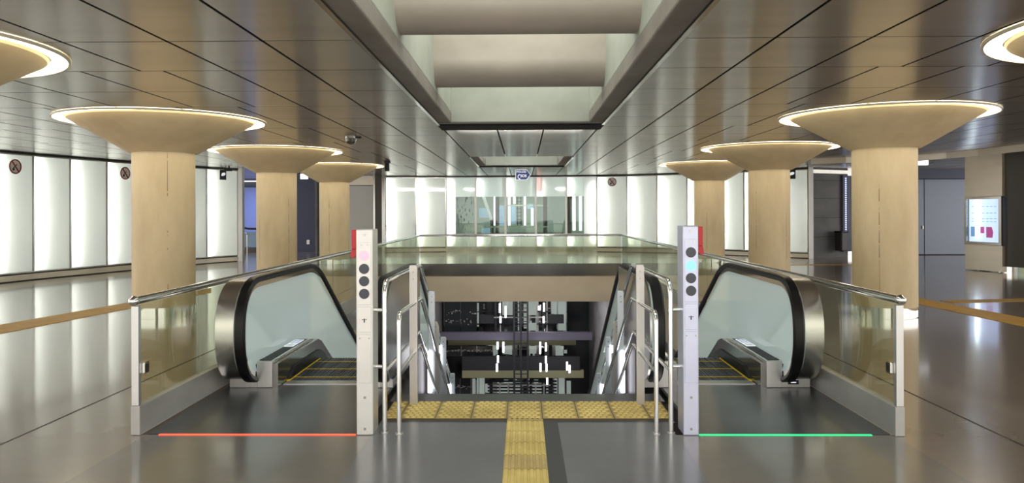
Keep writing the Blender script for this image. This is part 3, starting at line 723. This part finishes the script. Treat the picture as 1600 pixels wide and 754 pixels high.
# ------------------------------------------------------------------ ceiling fittings and hanging sign
p = onz(548, 219, ZC - .07)
t = thing('ceiling_loudspeaker', 'grey dome fitting under the ceiling above the farthest left column', 'ceiling fitting', (p.x, p.y, ZC))
obj('dome', MB().lathe([(.13, 0), (.13, -.03), (.11, -.10), (.06, -.15), (.001, -.16)], 20), 'steel_dark', t)
obj('bracket', MB().box(.1, .22, -.02, .02, -.03, 0), 'blackmat', t)
p = onz(605, 266, ZC - .28)
t = thing('ceiling_spotlight', 'small black cylinder spotlight hanging near the dark pillar at left', 'spotlight', (p.x, p.y, ZC))
obj('canopy', MB().lathe([(.10, 0), (.10, -.05), (.06, -.06)], 16), 'blackmat', t); obj('cylinder', MB().lathe([(.07, -.05), (.07, -.30), (.001, -.30)], 16), 'blackmat', t)
p = onz(358, 264, ZC - .1)
t = thing('surveillance_camera', 'small dark camera under the ceiling over the black pictogram at left', 'camera', (p.x, p.y, ZC))
obj('mount', MB().box(-.02, .02, -.02, .02, -.1, 0), 'blackmat', t); obj('housing', MB().box(-.16, .1, -.05, .05, -.17, -.08), 'blackmat', t, .01)
YS = 27.0
a = ony(805.5, 281, YS); b = ony(829.5, 264.5, YS)
cx_, cz_ = (a.x + b.x) / 2, (a.z + b.z) / 2; W, Hh = b.x - a.x, b.z - a.z
t = thing('arrow_sign', 'blue arrow sign with white POLIZEI SOS lettering hanging from the ceiling', 'sign', (cx_, YS, cz_))
xb = W / 2 - Hh * .42
arrow = lambda k: [(-W / 2 + k, -Hh / 2 + k), (xb - k * .4, -Hh / 2 + k), (W / 2 - k * 1.4, 0), (xb - k * .4, Hh / 2 - k), (-W / 2 + k, Hh / 2 - k)]
obj('border', MB().prism(arrow(0), 0, .05, 'y'), 'signwhite', t); obj('blue_face', MB().prism(arrow(.016), -.006, .002, 'y'), 'signblue', t)
obj('lettering', text_mb('POLIZEI', .098, .001).xf(Matrix.Translation((-.065, -.010, Hh * .27))), 'signwhite', t)
obj('lettering', text_mb('SOS', .125, .003).xf(Matrix.Translation((.01, -.010, -Hh * .12))), 'signwhite', t)
hs = [(-.135 + .05 * math.cos(q), -.009, -.07 + .07 * math.sin(q)) for q in [PI * (.55 + .9 * i / 10) for i in range(11)]]
obj('handset_symbol', MB().tube(hs, .013, 8).ball((hs[0][0] + .012, -.009, hs[0][2]), .021, 10, 6).ball((hs[-1][0] + .015, -.009, hs[-1][2]), .021, 10, 6), 'signwhite', t)
for x in (-W * .3, W * .1): obj('hanger', MB().tube([(x, .025, Hh / 2), (x, .025, ZC - cz_)], .008, 8), 'steel_dark', t)

# ------------------------------------------------------------------ left rear: blue opening, dark niche, grey door
struct('wall_back_left', MB().box(-19, -6.9, 38.2, 38.5, 0, ZC), 'navy')
a, b = ony(369, 380, 36.0), ony(399, 380, 36.0)
struct('wall_blue', MB().box(a.x - 2.2, ony(440, 380, 36).x, 36.0, 36.2, 0, 2.9), 'blue')
a = ony(462, 380, 33.5); b = ony(500, 380, 33.5)
struct('wall_niche_left', MB().box(a.x - .6, b.x, 33.5, 33.7, 0, ZC), 'navy')
p0, p1 = JL[-1], JL[-1] + Vector((.10, .14, 0))
struct('trim_9', MB().box(p0.x - .02, p0.x + .16, p0.y - .02, p0.y + .2, 0, ZC), 'steel')
YD = 32.15
a = ony(497, 395, YD); b = ony(585, 290, YD); cpt = ony(603, 270, YD)
w = MB().box(a.x - .1, a.x, YD - .1, YD + 1.3, 0, ZC).box(a.x, b.x, YD + .05, YD + .15, 0, ZC)
struct('wall_door_left', w, 'conc_grey')
struct('trim_10', MB().box(b.x, cpt.x - .02, YD - .15, YD + .2, 0, ZC), 'darkwall')
struct('trim_11', MB().box(b.x - .02, b.x + .06, YD - .18, YD - .15, 0, ZC).box(cpt.x - .14, cpt.x - .02, YD - .2, YD - .15, 0, ZC), 'steel_dark')
dd = MB().box(a.x + .5, b.x - .02, YD - .03, YD + .05, .04, b.z)
struct('door_1', dd, 'greydoor')
tag(obj('door_header_panel', MB().box(a.x + .5, b.x - .02, YD - .03, YD + .04, b.z + .03, ZC - .02), 'beige_panel'), 'beige panel above the grey door beside the farthest left column', 'panel')
a = ony(469.5, 279.5, 30.0); b = ony(481, 271.5, 30.0)
t = thing('exit_sign', 'small lit white sign behind the middle left column', 'sign', ((a.x + b.x) / 2, 30, b.z))
obj('face', MB().box(-(b.x - a.x) / 2, (b.x - a.x) / 2, -.04, .04, a.z - b.z, 0), 'lit_sign', t, .01); obj('hanger', MB().box(-.015, .015, -.015, .015, 0, ZC - b.z), 'steel_dark', t)
p = ony(481, 378, 33.4)
t = thing('wall_switch', 'small light wall switch on the dark niche wall at left', 'switch', (p.x, 33.5, p.z)); obj('cover', MB().box(-.07, .07, -.04, 0, -.1, .1), 'steel', t, .01); obj('button', MB().box(-.03, .03, -.05, -.04, -.03, .03), 'white', t)
# far escalator behind the blue opening
YE = 33.0
t = thing('corridor_escalator', 'distant escalator handrail with pale blue glass seen in the blue opening', 'escalator', (ony(385, 400, YE).x, YE, 0))
X0 = ony(385, 400, YE).x
def ep(px, py): q = ony(px, py, YE); return (q.x - X0, 0, q.z)
obj('handrail', MB().tube(fillet([ep(362, 343), ep(376, 353), ep(386, 357), ep(402, 357)], .3, 6), .05, 10), 'blackmat', t)
q0, q1 = ep(362, 385), ep(402, 362); obj('glass_panel', MB().box(q0[0], q1[0], .0, .015, q0[2], q1[2]), 'lightblue', t)
obj('barrier_rail', MB().tube(fillet([ep(362, 364), ep(393, 364), ep(393, 404)], .1, 6), .028, 10).xf(Matrix.Translation((0, -.5, 0))), 'steel_dark', t)
obj('base', MB().box(q0[0], q1[0], -.1, .4, 0, ep(380, 386)[2]), 'darkwall', t)
area('blue_corridor_lamp', (-11.5, 34.0, 3.1), (0, 0, 0), 2.5, 1.2, 120, (.55, .65, 1))

# ------------------------------------------------------------------ right rear
E = JB[-1]
struct('trim_12', MB().box(E.x, E.x + .17, E.y - .05, E.y + .2, 0, ZC), 'steel')
na, nb = E + Vector((.15, .15, 0)), onz(1322, 401)
p, L, rz = seg_frame(na, nb)
m = MB().box(0, L + .1, 0, .2, 0, ZC); m.xf(Matrix.Translation(p) @ Matrix.Rotation(rz, 4, 'Z')); struct('wall_niche_right', m, 'conc_grey')
m = MB()
for z in (.75, 1.45, 2.15, 2.8): m.box(0, L, -.004, 0, z, z + .012)
m.xf(Matrix.Translation(p) @ Matrix.Rotation(rz, 4, 'Z')); struct('trim_13', m, 'joint')
m = MB().box(0, L + .3, -.1, 0, 3.06, 3.19); m.xf(Matrix.Translation(p) @ Matrix.Rotation(rz, 4, 'Z')); struct('trim_14', m, 'steel')
u = (nb - na).normalized(); nrm = Vector((u.y, -u.x, 0))
k = na + u * (L * .70)
t = thing('waste_bin', 'dark wall-mounted waste bin on the concrete niche wall at right', 'bin', k + nrm * .26 + Vector((0, 0, .25)), rz)
obj('body', MB().prism([(-.16, -.15), (.16, -.15), (.18, .15), (-.18, .15)], 0, .68, 'z'), 'bin', t, .03)
obj('rim', MB().box(-.2, .2, -.17, .16, .66, .72), 'black', t, .02); obj('wall_bracket', MB().box(-.05, .05, .14, .2, .2, .6), 'steel_dark', t)
k = na + u * (L * .95)
t = thing('led_strip_panel', 'tall dark strip with a column of blue dots behind the near right column', 'light strip', k + nrm * .06, rz)
obj('backing', MB().box(-.16, .3, -.03, .03, .2, 3.0), 'navy', t)
dm = MB()
for i in range(34): dm.box(-.05, .01, -.036, -.03, .30 + i * .078, .345 + i * .078)
d_ = obj('dots', dm, 'led_dot', t); d_['kind'] = 'stuff'
# dark lintel, slate doors
YR = 29.65
a = ony(1400, 399, YR); b = ony(1500, 279, YR); jx = ony(1444, 300, YR).x
t = MB().box(a.x - 1.5, 22, YR + .1, YR + .3, 0, ZC); struct('wall_right_rear', t, 'navy')
struct('trim_15', MB().box(a.x - 1.5, 22, YR - .4, YR + .1, b.z, ZC), 'navy')
d1 = struct('door_2', MB().box(a.x - .6, jx - .015, YR, YR + .08, .03, b.z - .02), 'bluedoor'); d2 = struct('door_3', MB().box(jx + .015, b.x + 1.2, YR, YR + .08, .03, b.z - .02), 'bluedoor')
obj('door_handle', MB().box(jx - .09, jx - .05, YR - .05, YR, 1.0, 1.12), 'steel', d1)
a = ony(1425, 258, 24.0); b = ony(1449.5, 248, 24.0)
t = thing('exit_sign', 'lit white sign under the ceiling right of the near right column', 'sign', ((a.x + b.x) / 2, 24, b.z))
obj('face', MB().box(-(b.x - a.x) / 2, (b.x - a.x) / 2, -.05, .05, a.z - b.z, 0), 'lit_sign', t, .015); obj('hanger', MB().box(-.02, .02, -.02, .02, 0, ZC - b.z), 'steel_dark', t)
obj('side_arm', MB().tube([((b.x - a.x) / 2, 0, -.12), ((b.x - a.x) / 2 + .18, 0, -.12)], .015, 8), 'steel', t)
# round dark pillar with the showcase
PC = (15.35, 21.75); PR = 2.32
m = MB().lathe([(PR, .17), (PR, ZC)], 96, PC); struct('wall_pillar_right', m, 'darkwall')
struct('baseboard_pillar', MB().lathe([(PR - .01, 0), (PR + .012, 0), (PR + .012, .17), (PR - .01, .17)], 96, PC), 'chrome')
sa, sb = onz(1508, 421), onz(1566, 426)
p, L, rz = seg_frame(sa, sb)
t = thing('showcase', 'lit notice showcase with posters set in a beige steel cladding at right', 'showcase', p, rz)
D = sb - sa; zz = lambda py: ony(1537, py, (sa.y + sb.y) / 2).z
zt, zb = zz(308), zz(381)
obj('lower_cladding', MB().box(0, L, 0, .6, .02, zb - .03), 'beige_panel', t, .004); obj('upper_cladding', MB().box(0, L, 0, .6, zt + .03, ZC), 'beige_panel', t, .004)
obj('cabinet_frame', MB().box(0, L, -.03, .03, zb - .02, zb + .06).box(0, L, -.03, .03, zt - .05, zt + .02).box(0, .07, -.03, .03, zb + .06, zt - .05).box(L - .09, L, -.03, .03, zb + .06, zt - .05), 'steel_dark', t)
obj('backlight', MB().box(.05, L - .07, .10, .12, zb + .02, zt - .02), 'showcase', t)
obj('lamp_tube', MB().tube([(L * .27, .05, zb + .16), (L * .27, .05, zb + .5)], .022, 8).tube([(L * .27, .05, zb + .56), (L * .27, .05, zt - .06)], .035, 8), 'show_tube', t)
obj('poster', MB().box(L * .36, L * .46, .085, .095, zb + .30, zb + .48), 'magenta', t)
obj('poster', MB().prism([(L * .52, zb + .18), (L * .68, zb + .18), (L * .70, zb + .34), (L * .66, zb + .48), (L * .52, zb + .48)], .085, .095, 'y'), 'magenta', t)
obj('poster', MB().box(L * .10, L * .22, .085, .095, zb + .20, zb + .48), 'posterblue', t)
m = MB()
for ix in (.12, .4, .52, .62, .72):
    for iz in (.62, .70, .86, 1.04): m.box(L * ix, L * (ix + .06), .088, .096, zb + iz, zb + iz + .015)
obj('printed_notes', m, 'posterblue', t)
gp_ = obj('glass_door', MB().box(.07, L - .09, -.01, -.004, zb + .06, zt - .05), 'clear', t)
# ceiling edge band at right
pts = [onz(x, y, 3.17) for x, y in ((1268, 252.5), (1322, 250.5), (1380, 249.5), (1432, 247.5), (1480, 243.5), (1530, 238.8), (1600, 231.5), (1680, 222))]
m = MB()
for a, b in zip(pts, pts[1:]):
    p, L, rz = seg_frame(a, b); q = MB().box(-.01, L + .01, -.04, .04, 3.10, ZC); q.xf(Matrix.Translation(p) @ Matrix.Rotation(rz, 4, 'Z')); m.add(q.v, q.f)
struct('trim_16', m, 'beige_panel')

# ------------------------------------------------------------------ lower level seen through the well
YW = 35.6
struct('wall_lower_back', MB().box(-3.9, 3.3, YW, YW + .3, -9.2, -.4), 'black_gloss')
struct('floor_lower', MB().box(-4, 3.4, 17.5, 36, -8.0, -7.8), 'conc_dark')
YM = 33.0
def low(name, px0, px1, py0, py1, y, m, label, cat, d=.3, group=None):
    return tag(obj(name, bx(px0, px1, py0, py1, y, d), m), label, cat, group)
low('floor_edge_beam', 672, 925, 519, 531, YM - .5, 'purple', 'violet grey beam crossing the lower shaft at mid height', 'beam')
low('dark_soffit', 722, 906, 557, 578, YM, 'blackmat', 'wide black band below the violet beam in the lower shaft', 'beam')
low('olive_reflection_band', 722, 912, 578.3, 590, YM, 'olive', 'olive green band under the wide black band, a floor reflection built in colour', 'reflection band', .3)  # olive reflection of the mezzanine floor put into the band's colour
low('olive_reflection_band', 700, 900, 531.5, 539, YM + .4, 'olive', 'olive green band directly under the violet beam, a floor reflection built in colour', 'reflection band', .5)
low('dark_soffit', 750, 771.5, 492, 505, YM, 'blackmat', 'short black block left of the ladder above the violet beam', 'beam', .3)
low('dark_soffit', 857, 881, 492, 505, YM, 'blackmat', 'short black block right of the ladder above the violet beam', 'beam', .3)
# glossy dark glass facade panes
for (x0_, x1_, y0_, y1_, l) in ((694, 745, 470, 517, 'dark glossy glass pane at upper left of the lower shaft'), (696, 770, 540, 556, 'dark glossy glass pane under the violet beam at left'), (702, 736, 591, 618, 'dark glossy glass pane at bottom left of the lower shaft')):
    a = ony(x0_, y1_, YM + .6); b = ony(x1_, y0_, YM + .6)
    t = thing('shaft_glass_pane', l, 'glass pane', (a.x, YM + .6, a.z), 0, 'dark glass panes in the lower shaft')
    obj('pane', MB().box(0, b.x - a.x, 0, .04, 0, b.z - a.z), 'black_gloss', t)
    n = max(2, int((x1_ - x0_) / 23))
    m = MB()
    for i in range(n + 1): m.box((b.x - a.x) * i / n - .015, (b.x - a.x) * i / n + .015, -.02, 0, 0, b.z - a.z)
    obj('mullions', m, 'steel_dark', t)
    g = MB()
    for i in range(int((x1_ - x0_) * .9)):
        fx = random.random(); hz = (b.z - a.z); zc = random.choice((.32, .62)) * hz if y0_ == 470 else .5 * hz
        zc += random.gauss(0, .05) * hz; ww = random.uniform(.02, .07); hh = random.uniform(.015, .05)
        g.box((b.x - a.x) * fx, (b.x - a.x) * fx + ww, -.012, -.004, zc, zc + hh)
    k_ = obj('modelled_glints', g, 'steel', t); k_['kind'] = 'stuff'  # sparkling reflections on the dark glass modelled as small pale boxes
t = thing('glazed_front', 'glazed front of pale and dark upright panes, standing in for reflections, behind the ladder in the lower shaft', 'glass front', (0, YM + 1.2, -5))  # random pale and dark panes imitate vertical reflections in the glazing
rr = random.Random(3)
for (xa, xb_, ya, yb_) in ((745, 886, 468, 518), (745, 886, 538, 557), (738, 892, 590, 622)):
    x = xa
    while x < xb_:
        wpx = rr.choice((2.2, 3.5, 5, 7)); mm = rr.choice(('frost_dim', 'black_gloss', 'steel', 'blackmat', 'frost_dim', 'black_gloss', 'chrome'))
        ht = rr.random() * .5 * (yb_ - ya) if mm in ('chrome', 'frost_dim') else 0
        obj('pane', bx(x, min(x + wpx - .3, xb_), ya + ht * rr.random(), yb_ - ht * .6, YM + 1.2, .05).xf(Matrix.Translation((0, -YM - 1.2, 5))), mm, t)
        x += wpx
obj('crossbar', bx(745, 886, 505, 507, YM + 1.1, .06).xf(Matrix.Translation((0, -YM - 1.2, 5))), 'blackmat', t)
obj('crossbar', bx(745, 886, 486, 487.5, YM + 1.1, .06).xf(Matrix.Translation((0, -YM - 1.2, 5))), 'blackmat', t)
# ladder
YLd = YM - 1.2
t = thing('shaft_ladder', 'tall dark double ladder frame in the middle of the lower shaft', 'ladder', (0, YLd, -4))
for x in (803.5, 814, 824.5): obj('stile', bx(x - 1.1, x + 1.1, 462, 640, YLd, .06).xf(Matrix.Translation((0, -YLd, 4))), 'blackmat', t)
for py in list(range(474, 516, 7)) + [536, 545, 565, 578] + list(range(584, 640, 7)): obj('rung', bx(803, 825, py - .6, py + .6, YLd + .01, .04).xf(Matrix.Translation((0, -YLd, 4))), 'blackmat', t)
# pale screens, steel posts, lamps
for (x0_, x1_, y0_, y1_, l) in ((749, 757, 590, 620, 'pale green glass door leaf at bottom left of the lower shaft'), (873, 882, 590, 620, 'pale green glass door leaf at bottom right of the lower shaft'),
                                (786, 800, 470, 492, 'pale lit screen left of the ladder top'), (826, 838, 470, 492, 'pale lit screen right of the ladder top'),
                                (862, 870, 470, 490, 'narrow pale pane at upper right of the lower shaft'), (872, 884, 470, 516, 'grey glass pane at upper right of the lower shaft'),
                                (826, 838, 504, 516, 'round lit pane right of the ladder above the beam'), (786, 800, 540, 553, 'pale lit screen left of the ladder under the beam'), (827, 838, 540, 552, 'pale lit screen right of the ladder under the beam'),
                                (868, 880, 540, 555, 'grey glass pane at right under the violet beam'), (782, 795, 598, 616, 'pale lit screen at bottom left of the ladder'), (832, 846, 598, 616, 'pale lit screen at bottom right of the ladder')):
    a = ony(x0_, y1_, YM + .9); b = ony(x1_, y0_, YM + .9)
    t = thing('lower_screen', l, 'glass pane', (a.x, YM + .9, a.z), 0, 'pale panes in the lower shaft')
    obj('pane', MB().box(0, b.x - a.x, 0, .03, 0, b.z - a.z), 'frost_dim', t)
    obj('frame', MB().box(-.03, 0, -.02, .03, 0, b.z - a.z).box(b.x - a.x, b.x - a.x + .03, -.02, .03, 0, b.z - a.z), 'steel', t)
lamps = [(777.5, 534, 545), (786.5, 534, 550), (844, 534, 552), (853, 535, 548), (778, 555, 566), (853, 556, 567), (776.5, 568, 580), (844.5, 567, 580), (854, 568, 580),
         (781, 474, 488), (790, 478, 496), (850, 473, 486), (849.5, 494, 504), (782, 494, 504), (842, 478, 484), (886, 565, 578), (890, 570, 582), (855, 590, 600)]
for i, (x, y0_, y1_) in enumerate(lamps):
    a = ony(x, y1_, YM - .9); b = ony(x, y0_, YM - .9)
    lab = 'short upright white lamp %s of the ladder, %s' % ('left' if x < 814 else 'right', 'above the violet beam' if y0_ < 519 else ('between violet beam and black band' if y0_ < 556 else ('before the black band' if y0_ < 585 else 'under the olive band')))
    o = tag(obj('tube_lamp', MB().tube([a, b], .04, 8), 'far_lamp'), lab, 'lamp', 'upright lamps in the lower shaft, ' + lab)
m = thing('slat_barrier', 'dark horizontal slat barrier at the bottom of the lower shaft', 'barrier', (0, YM + .3, -6))
for i in range(5): obj('slat', bx(762, 870, 594 + 5 * i, 596.5 + 5 * i, YM + .3, .05).xf(Matrix.Translation((0, -YM - .3, 6))), 'blackmat', m)
obj('top_rail', bx(770, 860, 600.5, 602.5, YM + .2, .05).xf(Matrix.Translation((0, -YM - .3, 6))), 'steel', m)
for x in (780, 793, 836, 849): obj('post', bx(x, x + 2, 598, 620, YM + .22, .05).xf(Matrix.Translation((0, -YM - .3, 6))), 'steel', m)
m = thing('crossing_rail', 'thin steel rail crossing behind the ladder above the violet beam', 'rail', (0, YM + .1, -3.2))
obj('bar', bx(771, 850, 494.5, 496.5, YM + .1, .05).xf(Matrix.Translation((0, -YM - .1, 3.2))), 'steel', m)
for x in (773, 847): obj('post', bx(x, x + 3, 472, 517, YM + .12, .08).xf(Matrix.Translation((0, -YM - .1, 3.2))), 'blackmat', m)
area('lower_lamp', (0, 28.5, -.95), (0, 0, 0), 4, 4, 260, (.95, .95, 1))
sp = area('added_well_fill', (-.04, 14.62, 3.235), (0, 0, 0), 2.4, .08, 46, (1, .95, .86))  # added unseen fill that brightens the concrete at the well's far end
sp.rotation_euler = (Vector((-.04, 22, -.6)) - sp.location).to_track_quat('-Z', 'Y').to_euler(); sp.data.spread = math.radians(100)

# ------------------------------------------------------------------ light
area('lightwell_lamp', (-.04, 9.4, 5.3), (0, 0, 0), 2.2, 1.8, 58, (.94, 1, .92))
area('lightwell_lamp', (-.04, 12.35, 5.3), (0, 0, 0), 2.2, 1.2, 46, (.94, 1, .92))
area('lightwell_lamp', (-.04, 5.9, 5.3), (0, 0, 0), 2.2, 1.8, 58, (.94, 1, .92))
area('lightwell_lamp', (-.04, 2.0, 5.3), (0, 0, 0), 2.2, 3.5, 58, (.94, 1, .92))
area('lightwell_lamp', (-.04, 23.6, 4.5), (0, 0, 0), 2.2, 3.2, 50, (.95, 1, .94))
w = bpy.data.worlds.new('world'); S.world = w; w.use_nodes = True
bg = w.node_tree.nodes['Background']; bg.inputs[0].default_value = (1, .96, .9, 1); bg.inputs[1].default_value = 1.9

S.view_settings.view_transform = 'Standard'; S.view_settings.look = 'None'; S.view_settings.gamma = 1; S.view_settings.exposure = 0.5
S.view_settings.use_curve_mapping = False
S.cycles.use_denoising = True
S.cycles.max_bounces = 10; S.cycles.diffuse_bounces = 5; S.cycles.glossy_bounces = 5; S.cycles.transparent_max_bounces = 14
S.cycles.sample_clamp_indirect = 6
